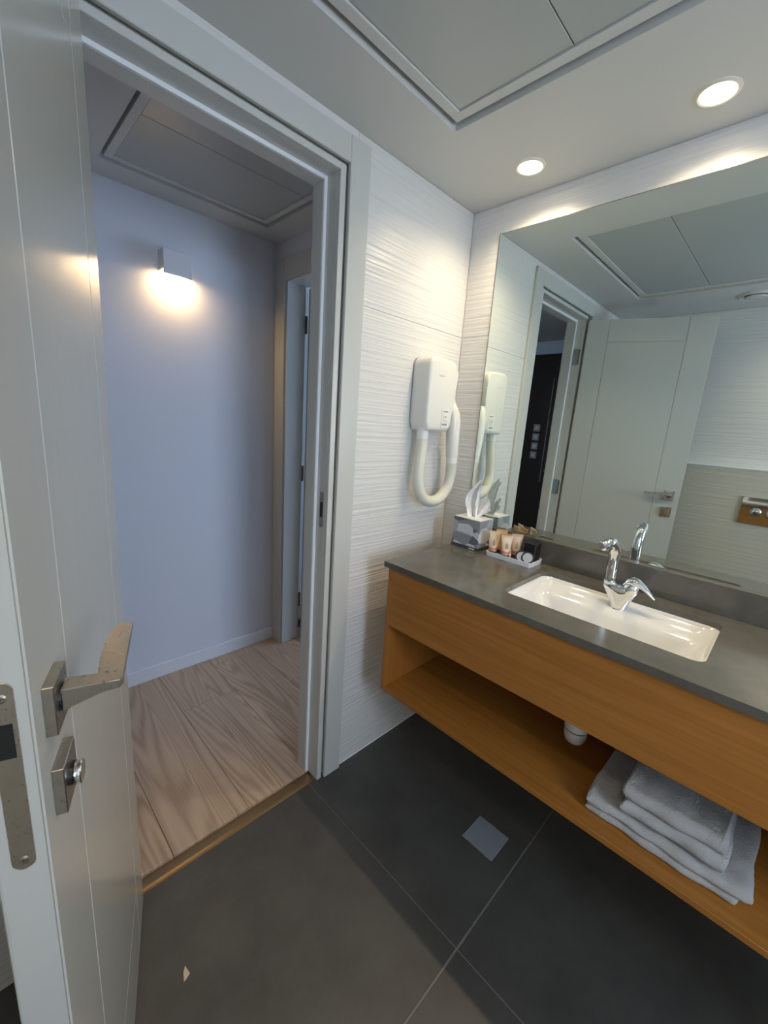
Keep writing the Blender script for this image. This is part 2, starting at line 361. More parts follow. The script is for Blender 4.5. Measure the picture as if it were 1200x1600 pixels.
# ------------------------------------------------------------------ the open bathroom door (local x along leaf, y its visible face)
DA = math.radians(-108.747); DW = .6578; DZ0, DZ1 = .008, 2.0713
door = thing('door_1', 'open grey-white lacquered door with grooved panels and nickel lever', 'door', (-1.2689, 0, 0), DA, kind='structure')
def dpart(name, bm, m, parent=None, smooth=False): return obj(name, bm, M[m] if isinstance(m, str) else m, parent or door, smooth, local=True)
T0 = .014
dpart('leaf_core', B(T0+.0005, DW-.0005, -.041, -.003, DZ0, DZ1), 'door')
G = .0008
for ya, yb in ((-.0032, 0), (-.0408, -.044)):
    for nm, a0, a1, z0, z1 in (('hinge_stile', T0, .131, DZ0, DZ1), ('lock_stile', .527, DW, DZ0, DZ1), ('top_rail', .131, .527, 1.943, DZ1),
                               ('door_panel', .131, .527, .192, 1.943), ('bottom_rail', .131, .527, DZ0, .192)):
        dpart(nm, B(a0+(G if a0 > T0 else 0), a1-(G if a1 < DW else 0), ya, yb, z0+(G if z0 > DZ0 else 0), z1-(G if z1 < DZ1 else 0), bev=.0016), 'door')
# latch plate on the free edge
def edge_fn(a, b, d): return (DW+d, a, b)
lp = dpart('latch_plate', prism(NB(), rrect(-.0305, -.0115, .918, 1.129, .0085), edge_fn, -.001, .0012, .0004, 1), 'nickel')
dpart('latch_hole', B(DW+.0010, DW+.0016, -.0275, -.0150, 1.049, 1.086), 'black', lp)
for z in (.929, 1.113):
    sc = dpart('screw', lathe(NB(), [(.0045, 0), (.0045, .0006), (.003, .0012)], (DW+.0010, -.0210, z), (1, 0, 0), 16), 'nickel', lp)
    bm = NB(); box(bm, DW+.0021, DW+.0024, -.0238, -.0182, z-.0005, z+.0005); box(bm, DW+.0021, DW+.0024, -.0215, -.0205, z-.0028, z+.0028); dpart('screw_slot', bm, 'steel_dark', lp)
# lever handle and lock rosette, on both faces
def lever(side):
    s = 1 if side > 0 else -1; y0 = 0 if side > 0 else -.044
    Y = lambda v: y0 + s*v
    h = dpart('lever_handle', B(.578, .630, Y(0), Y(.0105), 1.0412, 1.0985, bev=.0008), 'nickel')
    h['label'] = 'satin nickel square rosette with flat lever'
    bm = lathe(NB(), [(.0150, 0), (.0150, .0025)], (.6035, Y(.0103), 1.0705), (0, s, 0), 24); dpart('collar', bm, 'black', h)
    # neck: tall at the rosette, thin at the outer end
    bm = NB(); rings = []
    for yy, hx, zt, zb in ((.0122, .0125, 1.0855, 1.0585), (.030, .0115, 1.0850, 1.0655), (.048, .0105, 1.0845, 1.0715), (.0665, .0100, 1.0840, 1.0735)):
        rings.append([bm.verts.new(c) for c in ((.6035-hx, Y(yy), zb), (.6035+hx, Y(yy), zb), (.6035+hx, Y(yy), zt), (.6035-hx, Y(yy), zt))])
    ring_faces(bm, rings); bmesh.ops.bevel(bm, geom=list(bm.edges), offset=.0012, segments=2, affect='EDGES')
    dpart('neck', bm, 'nickel', h, 40)
    bm = NB(); rings = []
    N = 14
    for i in range(N+1):
        t = i/N; tt = .612 - t*.142
        outer = .0675 - .0015*t; inner = .0440 - .0045*math.sin(math.pi*min(1, t*1.1)) + .003*max(0, t-.8)*5
        zt = 1.0842; zb = 1.0735 + .001*t
        if i == 0: inner += .004
        rings.append([bm.verts.new(c) for c in ((tt, Y(inner), zb), (tt, Y(outer), zb), (tt, Y(outer), zt), (tt, Y(inner), zt))])
    ring_faces(bm, rings); bmesh.ops.bevel(bm, geom=[e for e in bm.edges if abs(e.verts[0].co.x-e.verts[1].co.x) > .004 or e.verts[0].co.x < .4702 or e.verts[0].co.x > .6118], offset=.0013, segments=2, affect='EDGES')
    dpart('lever', bm, 'nickel', h, 40)
    r = dpart('lock_rosette', B(.577, .6295, Y(0), Y(.0112), .9425, .9995, bev=.0008), 'nickel')
    dpart('turn_collar', lathe(NB(), [(.0125, 0), (.0125, .003), (.0105, .003), (.0105, .006)], (.6035, Y(.0110), .971), (0, s, 0), 24), 'black', r)
    dpart('turn_knob', lathe(NB(), [(.0128, .0045), (.0132, .006), (.0132, .010), (.0120, .0112)], (.6035, Y(.0110), .971), (0, s, 0), 28), 'chrome', r, 40)
lever(1); lever(-1)
for z in (.24, 1.04, 1.86):     # hinge plates let into the hinge jamb
    hg = obj('hinge_plate', B(LX-.0005, LX+.0012, .020, .052, z-.05, z+.05), M['nickel'], fr)
    obj('hinge_pin', lathe(NB(), [(.0045, 0), (.0045, .09)], (LX+.0005, .0145, z-.045), (0, 0, 1), 12), M['steel_dark'], hg, 40)

# ------------------------------------------------------------------ second door frame at the hall end
f2 = thing('trim_hall_door_frame', 'grey-white frame of the second door at the hallway end', 'door frame', (HXR, .96, 0), kind='structure')
obj('casing', B(HXR-.012, HXR, .965, 1.056, 0, 2.165, bev=.002), M['frame'], f2)
obj('head_casing', B(HXR-.012, HXR, .126, .964, 2.064, 2.165, bev=.002), M['frame'], f2)
obj('jamb', B(HXR+.001, HXR+.075, .953, .972, 0, 2.075, bev=.001), M['frame'], f2)
obj('jamb_rebate', B(HXR+.075, HXR+.12, .962, .98, 0, 2.075, bev=.001), M['frame'], f2)
obj('head_jamb', B(HXR+.001, HXR+.12, .17, .953, 2.056, 2.075, bev=.001), M['frame'], f2)
d2 = thing('door_2', 'white hallway door standing open behind its frame, three dark hinges', 'door', (HXR+.125, .955, 0), kind='structure')
obj('leaf', B(HXR+.128, HXR+.80, .906, .946, .01, 2.05, bev=.002), M['door'], d2)
for z in (.264, 1.058, 1.869):
    bm = lathe(NB(), [(.0062, 0), (.0062, .09)], (HXR+.120, .952, z-.045), (0, 0, 1), 12)
    obj('hinge', bm, M['steel_dark'], d2)
# the daylit bedroom beyond that door: its window lights the hallway
SX, SYA, SYB = 2.7, -1.7, 1.35; V0, V1, V2, V3 = -1.25, .15, .80, 2.05
bm = NB(); box(bm, SX, SX+.12, SYA, V0, 0, 2.5); box(bm, SX, SX+.12, V1, SYB, 0, 2.5); box(bm, SX, SX+.12, V0, V1, 0, V2); box(bm, SX, SX+.12, V0, V1, V3, 2.5)
box(bm, HXR+.12, SX+.12, SYB, SYB+.1, 0, 2.5); box(bm, .1205, SX+.12, SYA-.1, SYA, 0, 2.5); box(bm, HXR+.1202, HXR+.18, HY+.12, SYB, 0, 2.5)
tag(obj('wall_side_room', bm, M['paint']), 'walls of the daylit room beyond the hallway door', 'wall', kind='structure')
bm = NB(); box(bm, HXR+.1202, SX+.12, .113, SYB+.1, 2.5, 2.55); box(bm, .1205, SX+.12, SYA-.1, .113, 2.5, 2.55)
tag(obj('ceiling_side_room', bm, M['paint']), 'ceiling of the room beyond the hallway door', 'ceiling', kind='structure')
bm = NB(); box(bm, .7502, SX+.12, SYA-.1, SYB+.1, -.08, 0); box(bm, .1205, .75, SYA-.1, .104, -.08, 0); box(bm, HXR+.121, .75, HY+.101, SYB+.1, -.08, 0)
tag(obj('floor_side_room', bm, M['plank']), 'pale floor of the room beyond the hallway door', 'floor', kind='structure')
w2 = thing('window_2', 'bright window of the room beyond the hallway door', 'window', (SX+.05, (V0+V1)/2, V2), kind='structure')
bm = NB(); box(bm, SX+.02, SX+.08, V0, V0+.04, V2, V3); box(bm, SX+.02, SX+.08, V1-.04, V1, V2, V3); box(bm, SX+.02, SX+.08, V0+.04, V1-.04, V2, V2+.04); box(bm, SX+.02, SX+.08, V0+.04, V1-.04, V3-.04, V3)
obj('window_frame', bm, M['frame'], w2)
obj('pane', B(SX+.045, SX+.055, V0+.04, V1-.04, V2+.04, V3-.04), M['window_light2'], w2)

# hallway end seen in the mirror: dark entrance door with switches beside it
ed = thing('door_3', 'dark brown entrance door at the hallway end, seen in the mirror', 'door', (HXL, .6, 0), kind='structure')
obj('surround', B(HXL, HXL+.02, .125, HY-.002, 0, 2.13, bev=.003), M['dark_door'], ed)
obj('leaf', B(HXL+.02, HXL+.035, .17, .72, .0, 2.06, bev=.004), M['dark_door'], ed)
obj('edge_strip', B(HXL+.0205, HXL+.034, .724, .730, .9, 1.9), M['nickel'], ed)
hd = obj('door_handle', lathe(NB(), [(.022, 0), (.022, .008), (.008, .010), (.008, .045)], (HXL+.035, .67, 1.02), (1, 0, 0), 16), M['nickel'], ed)
obj('lever', B(HXL+.072, HXL+.084, .56, .68, 1.012, 1.028, bev=.003), M['nickel'], hd)
for i, z in enumerate((1.16, 1.25, 1.34, 1.43)):
    sw = tag(obj('switch_plate', B(HXL+.0202, HXL+.028, .80, .872, z-.036, z+.036, bev=.003), M['nickel']),
             ('lowest', 'second lowest', 'second highest', 'topmost')[i]+' of four switch plates beside the dark entrance door in the mirror', 'switch', 'switch plates by the entrance door')
    obj('rocker', B(HXL+.028, HXL+.0305, .818, .854, z-.018, z+.018, bev=.001), M['white_plastic'], sw)

# ------------------------------------------------------------------ wall lamp in the hall
sc = thing('wall_lamp', 'small white plaster wall lamp glowing warm at its underside', 'lamp', (-.76, HY, 1.96))
bm = NB(); SX0, SX1 = -.822, -.703
box(bm, SX0, SX1, HY-.066, HY-.058, 1.948, 2.046, bev=.0015)
box(bm, SX0, SX0+.006, HY-.0585, HY-.0005, 1.966, 2.046); box(bm, SX1-.006, SX1, HY-.0585, HY-.0005, 1.966, 2.046)
box(bm, SX0+.006, SX1-.006, HY-.0585, HY-.0005, 2.038, 2.046); box(bm, SX0+.006, SX1-.006, HY-.007, HY-.0005, 1.966, 2.038)
obj('housing', bm, M['plaster'], sc)
obj('lamp_lens', B(SX0+.008, SX1-.008, HY-.056, HY-.010, 1.970, 1.976), M['sconce_lens'], sc)
light('wall_lamp_glow', 'AREA', (-.762, HY-.034, 1.964), SCONCE_WATT, SCONCE_COLOR, .09, (0, 0, 0), .036)

# ------------------------------------------------------------------ ceiling downlights and vent
for i, (x, y) in enumerate(SPOTS):
    d = thing('downlight', ('warm glowing recessed downlight nearest the corner', 'warm glowing recessed downlight near the right edge of the ceiling', 'third recessed downlight of the vanity row, beyond the picture on the right', 'recessed downlight above the toilet corner behind the camera')[i], 'downlight', (x, y, HC), group='recessed ceiling downlights')
    obj('trim_ring', lathe(NB(), [(.037, 0), (.037, -.004), (.041, -.0055), (.046, -.002), (.046, 0)], (x, y, HC-.0002), n=40, cap0=False, cap1=False), M['trim_ring'], d, 50)
    obj('lens', lathe(NB(), [(.0372, -.001), (.0372, -.0024)], (x, y, HC), n=40), M['lens'], d)
vt = thing('ceiling_vent', 'round white ceiling vent reflected at the right of the mirror', 'vent', (-1.66, -.74, HC))
obj('vent_ring', lathe(NB(), [(.085, 0), (.085, -.004), (.072, -.012), (.058, -.006), (.055, 0)], (-1.66, -.74, HC-.0002), n=48, cap0=False, cap1=False), M['paint'], vt, 50)
obj('vent_disc', lathe(NB(), [(.02, -.004), (.05, -.010), (.046, -.016), (.015, -.019), (.001, -.0192)], (-1.66, -.74, HC), n=40), M['paint'], vt, 50)
obj('vent_throat', lathe(NB(), [(.056, -.0006), (.056, -.002)], (-1.66, -.74, HC), n=32), M['gap'], vt)

# ------------------------------------------------------------------ flush plate on the half wall
fp = thing('flush_plate', 'chrome toilet flush plate with round buttons on beige tiles, seen in the mirror', 'flush plate', (XLL, -1.0, .925))
obj('plate', B(XLL, XLL+.012, -1.125, -.879, .925, 1.090, bev=.004, seg=2), M['chrome'], fp)
for y, r in ((-.956, .026), (-1.035, .034)):
    bt = obj('button', lathe(NB(), [(r, 0), (r, .003), (r*.9, .006), (r*.5, .010), (.001, .0115)], (XLL+.0122, y, 1.003), (1, 0, 0), 32), M['chrome'], fp, 40)
    obj('button_gap', lathe(NB(), [(r+.003, 0), (r+.003, .0006)], (XLL+.0118, y, 1.003), (1, 0, 0), 32), M['steel_dark'], fp)

# ------------------------------------------------------------------ mirror
YM0, YM1 = -.1318, -1.75
mr = thing('wall_mirror', 'large frameless wall mirror above the vanity', 'mirror', (0, -.94, 1.0))
obj('mirror_glass', B(-.0052, -.0022, YM1, YM0, .9975, 2.0955), M['mirror'], mr)
bm = B(-.0021, -.0003, YM1, YM0+.0012, .9975, 2.0957); box(bm, -.0056, -.0003, YM1, YM0+.0012, 2.0957, 2.0972); box(bm, -.0056, -.0003, YM0+.0001, YM0+.0014, .9975, 2.0957)
obj('mirror_backing', bm, M['mirror_edge'], mr)

# ------------------------------------------------------------------ vanity
CT = .9097; DC = .503; YV1 = -1.72
BX0, BX1, BY0, BY1 = -.394, -.092, -1.027, -.528       # basin cut-out
wt = thing('stone_worktop', 'dark grey stone vanity top with rectangular sink cut-out', 'worktop', (-.25, -.9, CT))
def slab_with_hole(x0, x1, y0, y1, hole, z0, z1):
    bm = NB(); n = len(hole)
    outer = []
    for hx, hy in hole:     # project each hole point out to the slab rectangle
        cx, cy = (BX0+BX1)/2, (BY0+BY1)/2; dx, dy = hx-cx, hy-cy
        k = min(((x1-cx) if dx > 0 else (x0-cx))/dx if abs(dx) > 1e-9 else 1e9, ((y1-cy) if dy > 0 else (y0-cy))/dy if abs(dy) > 1e-9 else 1e9)
        outer.append((cx+dx*k, cy+dy*k))
    for cxn, cyn in ((x0, y0), (x0, y1), (x1, y0), (x1, y1)):   # snap nearest points to the corners
        i = min(range(n), key=lambda q: (outer[q][0]-cxn)**2 + (outer[q][1]-cyn)**2); outer[i] = (cxn, cyn)
    R = [[bm.verts.new((*p, z)) for p in pts] for pts, z in ((outer, z0), (outer, z1), (hole, z1), (hole, z0))]
    for a, b in zip(R, R[1:]+R[:1]):
        for i in range(n): bm.faces.new((a[i], a[(i+1) % n], b[(i+1) % n], b[i]))
    return bm
hole = rrect(BX0, BX1, BY0, BY1, .028, 10)
# densify straight runs
hole2 = []
for a, b in zip(hole, hole[1:]+hole[:1]):
    L = math.dist(a, b); k = max(1, int(L/.02))
    for i in range(k): hole2.append((a[0]+(b[0]-a[0])*i/k, a[1]+(b[1]-a[1])*i/k))
obj('stone_slab', slab_with_hole(-DC, -.0008, YV1, YM0, hole2, CT-.020, CT), M['stone'], wt)
obj('backsplash', B(-.021, -.0008, YV1, YM0, CT, .9970, bev=.001), M['stone'], wt)
# sink
sk = thing('sink', 'white rectangular undermount ceramic sink in the stone top', 'sink', (-.24, -.778, CT))
def sink_mesh():
    bm = NB(); rings = []
    def ring(x0, x1, y0, y1, r, z, tilt=0): return [bm.verts.new((x, y, z + tilt*(x-x0)/(x1-x0))) for x, y in rrect(x0, x1, y0, y1, r, 8)]
    e = .006
    rings.append(ring(BX0-.03, BX1+.03, BY0-.03, BY1+.03, .05, CT-.0205))
    rings.append(ring(BX0-e, BX1+e, BY0-e, BY1+e, .032, CT-.0205))
    rings.append(ring(BX0-.003, BX1+.003, BY0-.002, BY1+.002, .034, CT-.026))
    rings.append(ring(BX0+.004, BX1-.002, BY0+.006, BY1-.006, .036, CT-.034))
    rings.append(ring(BX0+.008, BX1-.078, BY0+.014, BY1-.014, .040, CT-.043))
    rings.append(ring(BX0+.012, BX1-.092, BY0+.022, BY1-.022, .045, CT-.056))
    rings.append(ring(BX0+.026, BX1-.108, BY0+.055, BY1-.055, .050, CT-.098))
    rings.append(ring(BX0+.050, BX1-.126, BY0+.100, BY1-.100, .040, CT-.118))
    rings.append(ring(BX0+.085, BX1-.150, BY0+.190, BY1-.190, .020, CT-.124))
    ring_faces(bm, rings, True, False, True); return bm
so = obj('basin', sink_mesh(), M['ceramic'], sk, 60)
so.modifiers.new('s', 'SOLIDIFY').thickness = -.008
obj('drain', lathe(NB(), [(.022, 0), (.021, .002), (.012, .003)], (-.275, -.778, CT-.1245), n=24), M['chrome'], sk, 40)
# cabinet
vc = thing('vanity_cabinet', 'wall-hung oak vanity cabinet with open lower shelf', 'cabinet', (-.25, -.9, .41))
CX0 = -.492; CY1 = -.146; CZ0 = .409; CZS = .425; CZT = CT-.0208
obj('side_panel', B(CX0, -.001, CY1-.016, CY1, CZ0, CZT, bev=.0008), M['oak_v'], vc)
obj('side_panel', B(CX0, -.001, YV1+.01, YV1+.026, CZ0, CZT, bev=.0008), M['oak_v'], vc)
obj('front_panel', B(CX0+.001, CX0+.019, YV1+.0262, CY1-.0162, .672, CZT-.0005, bev=.0008), M['oak_h'], vc)
obj('bottom_shelf', B(CX0, -.001, YV1+.0262, CY1-.0162, CZ0, CZS, bev=.0008), M['oak_h'], vc)
obj('back_panel', B(-.016, -.001, YV1+.0262, CY1-.0162, CZS, CZT), M['oak_h'], vc)
# bottle trap
tp = thing('sink_trap', 'white plastic bottle trap hanging below the sink', 'drain trap', (-.262, -.765, .458))
obj('cup', lathe(NB(), [(.006, 0), (.016, .002), (.026, .010), (.0315, .024), (.033, .048)], (-.262, -.765, .458), n=28), M['white_plastic'], tp, 50)
obj('ring_joint', lathe(NB(), [(.0325, 0), (.0325, .004)], (-.262, -.765, .5062), n=28), M['black'], tp)
obj('upper_body', lathe(NB(), [(.034, 0), (.034, .05), (.020, .056), (.018, .26)], (-.262, -.765, .5103), n=28), M['white_plastic'], tp, 50)

# ------------------------------------------------------------------ faucet
fb = Vector((-.131, -.781, CT-.0395))
fc = thing('faucet', 'chrome single-lever mixer tap with swan-neck spout on the sink', 'faucet', fb)
def fx(x, y, z): return (fb.x+x, fb.y+y, fb.z+z)
obj('base_ring', lathe(NB(), [(.0250, 0), (.0250, .005), (.0230, .008)], fx(0, 0, 0), n=32), M['chrome'], fc, 40)
bm = NB(); rings = []; nb_ = 28
for z, rx, ry, cy in ((.006, .0225, .0225, 0), (.018, .0225, .0250, .0005), (.034, .0225, .0310, .0015), (.050, .0218, .0400, .003), (.062, .0205, .0470, .004), (.071, .0190, .0500, .0045), (.077, .0160, .0470, .0045), (.080, .0100, .0400, .0045)):
    rings.append([bm.verts.new(fx(rx*math.cos(2*math.pi*k/nb_), cy+ry*math.sin(2*math.pi*k/nb_), z)) for k in range(nb_)])
ring_faces(bm, rings); obj('body', bm, M['chrome'], fc, 60)
bm = tube(NB(), [fx(.001, -.014, .058), fx(.001, -.024, .074), fx(.001, -.032, .088), fx(.001, -.034, .092)], [.0195, .0200, .0175, .0120], 24)
obj('cartridge', bm, M['chrome'], fc, 60)
obj('spout_collar', lathe(NB(), [(.0185, 0), (.0188, .003), (.0185, .006)], fx(0, .0355, .079), n=28), M['chrome'], fc, 40)
sp = smooth_path([fx(0, .0355, .082), fx(.001, .036, .115), fx(0, .0365, .155), fx(-.008, .0365, .185), fx(-.030, .036, .206), fx(-.056, .0380, .214), fx(-.077, .0465, .2065)], 7)
so_ = obj('spout', tube(NB(), sp, [.0165-.0030*(i/(len(sp)-1)) for i in range(len(sp))], 20), M['chrome'], fc, 50)
obj('aerator', lathe(NB(), [(.0145, 0), (.0155, .003), (.0155, .014), (.0135, .016)], fx(-.073, .0440, .2090), (-.72, .52, -.42), 20), M['chrome'], so_, 40)
lv = smooth_path([fx(.004, -.004, .083), fx(.004, -.022, .098), fx(.003, -.046, .094), fx(.002, -.066, .082), fx(.002, -.088, .063)], 6)
NL = len(lv)
lvr = [(.010+.013*math.sin(math.pi*min(1, (i/(NL-1))*1.55)) if i/(NL-1) < .5 else .0175-.012*((i/(NL-1))-.5)/.5) for i in range(NL)]
obj('lever', tube(NB(), lv, lvr, 18, sx=.55, sy=1.0, upv=(0, .5, 1)), M['chrome'], fc, 50)

# ------------------------------------------------------------------ hair dryer
hdr = thing('hair_dryer', 'ivory wall-mounted hotel hair dryer with looped hose', 'hair dryer', (-.2, 0, 1.37))
outl = [(-.283, 1.400), (-.270, 1.3715), (-.142, 1.3715), (-.136, 1.395), (-.133, 1.440), (-.130, 1.462), (-.121, 1.482), (-.112, 1.490), (-.113, 1.560)]
outl += [(-.113-.032*(1-math.cos(a)), 1.578+.034*math.sin(a)) for a in (0, .4, .8, 1.2)] + [(-.150, 1.614), (-.245, 1.619)]
outl += [(-.250-.034*math.sin(a), 1.583+.035*math.cos(a)) for a in (.2, .6, 1.0, 1.4)]
cxm = -.2
outl = [(a, 1.363+(b-1.3715)*(1.633-1.363)/(1.619-1.3715)) for a, b in outl]
body = obj('housing', prism(NB(), outl, lambda a, b, d: (a, d, b), -.003, -.084, .013, 4), M['dryer'], hdr, 50)
obj('mounting_plate', prism(NB(), [(a*1.0-(.004 if a < cxm else -.002), b) for a, b in outl], lambda a, b, d: (a, d, b), -.0003, -.003), M['dryer_grey'], hdr)
sp_ = obj('switch_panel', B(-.196, -.150, -.0842, -.0856, 1.378, 1.446, bev=.0005), M['dryer_white'], hdr)
obj('switch', B(-.186, -.160, -.0856, -.0885, 1.402, 1.428, bev=.002), M['dryer'], sp_)
bm = NB(); box(bm, -.188, -.158, -.0857, -.0862, 1.436, 1.441); obj('switch_print', bm, M['dryer_grey'], sp_); obj('switch_print', B(-.192, -.160, -.0857, -.0862, 1.386, 1.393), M['dryer_grey'], sp_); obj('switch_print', B(-.182, -.170, -.0886, -.0890, 1.416, 1.420), M['dryer_grey'], sp_)
obj('logo_print', prism(NB(), [(-.215+.019*math.cos(a*math.pi/8), 1.566+.0045*math.sin(a*math.pi/8)) for a in range(16)], lambda a, b, d: (a, d, b), -.0840, -.0843), mat('faint_print', (.62, .61, .55), .4), hdr)
obj('hose_socket', lathe(NB(), [(.0235, 0), (.0225, -.040), (.0225, -.042)], (-.256, -.048, 1.374), n=28), M['dryer_white'], hdr, 40)
hp = smooth_path([(-.256, -.048, 1.335), (-.259, -.050, 1.285), (-.268, -.053, 1.215), (-.268, -.055, 1.160), (-.246, -.058, 1.110), (-.196, -.060, 1.083), (-.136, -.064, 1.090), (-.092, -.068, 1.135), (-.082, -.071, 1.190), (-.088, -.074, 1.245)], 14)
hr = [.0218 + .0009*math.cos(i*math.pi) if i % 2 == 0 else .0210 for i in range(len(hp))]
obj('hose', tube(NB(), hp, hr, 20), M['hose'], hdr, 60)
hs = obj('handset', tube(NB(), [(-.088, -.074, 1.262), (-.093, -.074, 1.30), (-.098, -.074, 1.36), (-.100, -.074, 1.405), (-.104, -.0725, 1.430), (-.118, -.068, 1.468), (-.121, -.067, 1.474)], [.0245, .0255, .0275, .0280, .0265, .0185, .014], 20, upv=(1, 0, 0)), M['dryer'], hdr, 40)
obj('handset_collar', lathe(NB(), [(.0232, 0), (.0235, .004), (.0232, .024)], (-.0868, -.0738, 1.238), (-.1, 0, 1), 24), M['dryer_white'], hdr, 40)

# ------------------------------------------------------------------ tissue box
TX0, TX1, TY0, TY1 = -.121, -.024, -.264, -.139; TZ = CT+.0004
tb = thing('tissue_box', 'cube tissue box with grey faceted print by the mirror corner', 'tissue box', ((TX0+TX1)/2, (TY0+TY1)/2, TZ))
obj('carton', B(TX0, TX1, TY0, TY1, TZ+.012, TZ+.122, bev=.0015), M['carton'], tb)
cb = obj('carton_base', B(TX0-.0003, TX1+.0003, TY0-.0003, TY1+.0003, TZ, TZ+.012), M['carton_base'], tb)
obj('base_print', B(TX0-.0006, TX0-.0003, TY0+.014, TY0+.040, TZ+.003, TZ+.008), M['carton_top'], cb)
tt_ = obj('carton_top', B(TX0+.002, TX1-.002, TY0+.002, TY1-.002, TZ+.122, TZ+.1228), M['carton_top'], tb)
obj('opening_slot', prism(NB(), [(-.073+.018*math.cos(a*math.pi/10), -.2+.042*math.sin(a*math.pi/10)) for a in range(20)], lambda a, b, d: (a, b, d), TZ+.1229, TZ+.1234), M['paper'], tt_)
def tissue_sheet(seed, base, tip, w0, w1, bend):
    rnd = random.Random(seed); bm = NB(); NU, NV = 10, 14; G_ = []
    b = Vector(base); t = Vector(tip)
    for j in range(NV+1):
        v = j/NV; row = []
        c = b.lerp(t, v) + Vector(bend)*math.sin(math.pi*v)
        wd = (w0*(.85+.4*math.sin(math.pi*v*.8)))*(1 if v < .55 else 1-w1*(v-.55)/.45)
        for i in range(NU+1):
            u = i/NU-.5
            fold = .008*math.sin(u*8+seed+v*2.2)*(1-.35*v) + .004*math.sin(u*23+v*7+seed)
            row.append(bm.verts.new(c + Vector((.28, -.96, 0))*u*wd + Vector((.96, .28, 0))*fold + Vector((0, 0, -.034*(u+.5)*v*v + rnd.uniform(-.001, .001)))))
        G_.append(row)
    for j in range(NV):
        for i in range(NU): bm.faces.new((G_[j][i], G_[j][i+1], G_[j+1][i+1], G_[j+1][i]))
    return bm
ti = obj('tissue', tissue_sheet(1, (-.074, -.196, TZ+.121), (-.074, -.222, TZ+.280), .044, .78, (0, .020, 0)), M['paper'], tb, 70)
obj('tissue_fold', tissue_sheet(4, (-.070, -.206, TZ+.121), (-.046, -.250, TZ+.205), .034, .85, (.004, -.004, 0)), M['paper'], tb, 70)

# ------------------------------------------------------------------ toiletries tray and bottles
tr = thing('amenity_tray', 'shallow white tray holding toiletries beside the tissue box', 'tray', (-.075, -.392, TZ))
AX0, AX1, AY0, AY1 = -.126, -.026, -.487, -.302
bm = NB()
def tring(o, z): return [bm.verts.new((x, y, z)) for x, y in rrect(AX0+o, AX1-o, AY0+o, AY1-o, max(.002, .010-o), 5)]
ring_faces(bm, [tring(.003, TZ), tring(0, TZ+.018), tring(.003, TZ+.018), tring(.005, TZ+.004)], True, True, True)
obj('tray_dish', bm, M['tray'], tr, 40)
TT = TZ+.0046
def make_tube(x, y, rot, label, mbody, mband, hgt=.078):
    t = thing('cosmetic_tube', label, 'tube', (x, y, TT), rot, 'small cosmetic tubes on the tray')
    r = .0150; hc = .017; hw = .0215; hgt *= 1.10
    def sec(h):
        v = max(0, (h-hc)/(hgt-hc)); return r+(hw-r)*v, r*(1-v)+.0012*v
    rings = []; bm = NB(); n = 24
    for k in range(9):
        h = hc+(hgt-hc)*k/8; a, b = sec(h); rings.append([bm.verts.new((a*math.cos(2*math.pi*i/n), b*math.sin(2*math.pi*i/n), h)) for i in range(n)])
    ring_faces(bm, rings); body = obj('tube_body', bm, M[mbody], t, 40, local=True)
    obj('cap', lathe(NB(), [(.0140, 0), (.0147, .001), (.0143, hc)], n=24), M['black'], t, 40, local=True)
    bm = NB(); rings = []
    for k in range(3):
        h = hc+.002+.011*k/2; a, b = sec(h); rings.append([bm.verts.new(((a+.0003)*math.cos(2*math.pi*i/n), (b+.0003)*math.sin(2*math.pi*i/n), h)) for i in range(n)])
    ring_faces(bm, rings, True, False, False); obj('label_band', bm, M[mband], body, 40, local=True)
    bm = NB()
    a, b = sec(hgt); box(bm, -a, a, -.0015, .0015, hgt, hgt+.007); obj('crimp', bm, M[mbody], t, local=True)
    bm = NB()
    def sp3(u, h):
        a, b = sec(h); return (u, -b*math.sqrt(max(0, 1-(u/a)**2))-.0004, h)
    def leaf(u0, h0, u1, h1, wdt):
        dx, dy = u1-u0, h1-h0; L = math.hypot(dx, dy); nx, ny = -dy/L*wdt, dx/L*wdt; mx_, my_ = (u0+u1)/2, (h0+h1)/2
        bm.faces.new([bm.verts.new(sp3(*q)) for q in ((u0, h0), (mx_-nx, my_-ny), (u1, h1), (mx_+nx, my_+ny))])
    leaf(0, .036, .0008, .063, .0006)
    for k, (hh, ll) in enumerate(((.038, .006), (.043, .0075), (.048, .007), (.053, .0055))):
        for s in (-1, 1): leaf(.0002*k, hh, s*ll, hh+.0055, .0014)
    leaf(.0006, .057, .001, .066, .0014)
    obj('leaf_print', bm, M['ink'], body, local=True)
    return t
FR_ = math.radians(-52)
make_tube(-.108, -.323, FR_, 'cream tube with coral band at the left end of the white tray', 'cream', 'pink')
make_tube(-.062, -.328, FR_, 'peach tube at the back of the tray, nearest the tissue box', 'peach', 'pink')
make_tube(-.080, -.356, FR_-.1, 'orange-peach tube half hidden between the two front tubes', 'peach', 'pink', .072)
make_tube(-.109, -.377, FR_+.1, 'cream tube with coral band at the middle front of the tray', 'cream', 'pink', .074)
make_tube(-.072, -.398, FR_+.05, 'tan tube with mauve band standing next to the black carton', 'tan', 'mauve', .078)
ck = thing('black_carton', 'small black box at the right end of the tray', 'box', (-.055, -.452, TT))
obj('carton_body', B(-.079, -.033, -.476, -.430, TT, TT+.066, bev=.002), M['black'], ck)
obj('carton_lid', B(-.080, -.032, -.477, -.429, TT+.066, TT+.073, bev=.001), M['black'], ck)
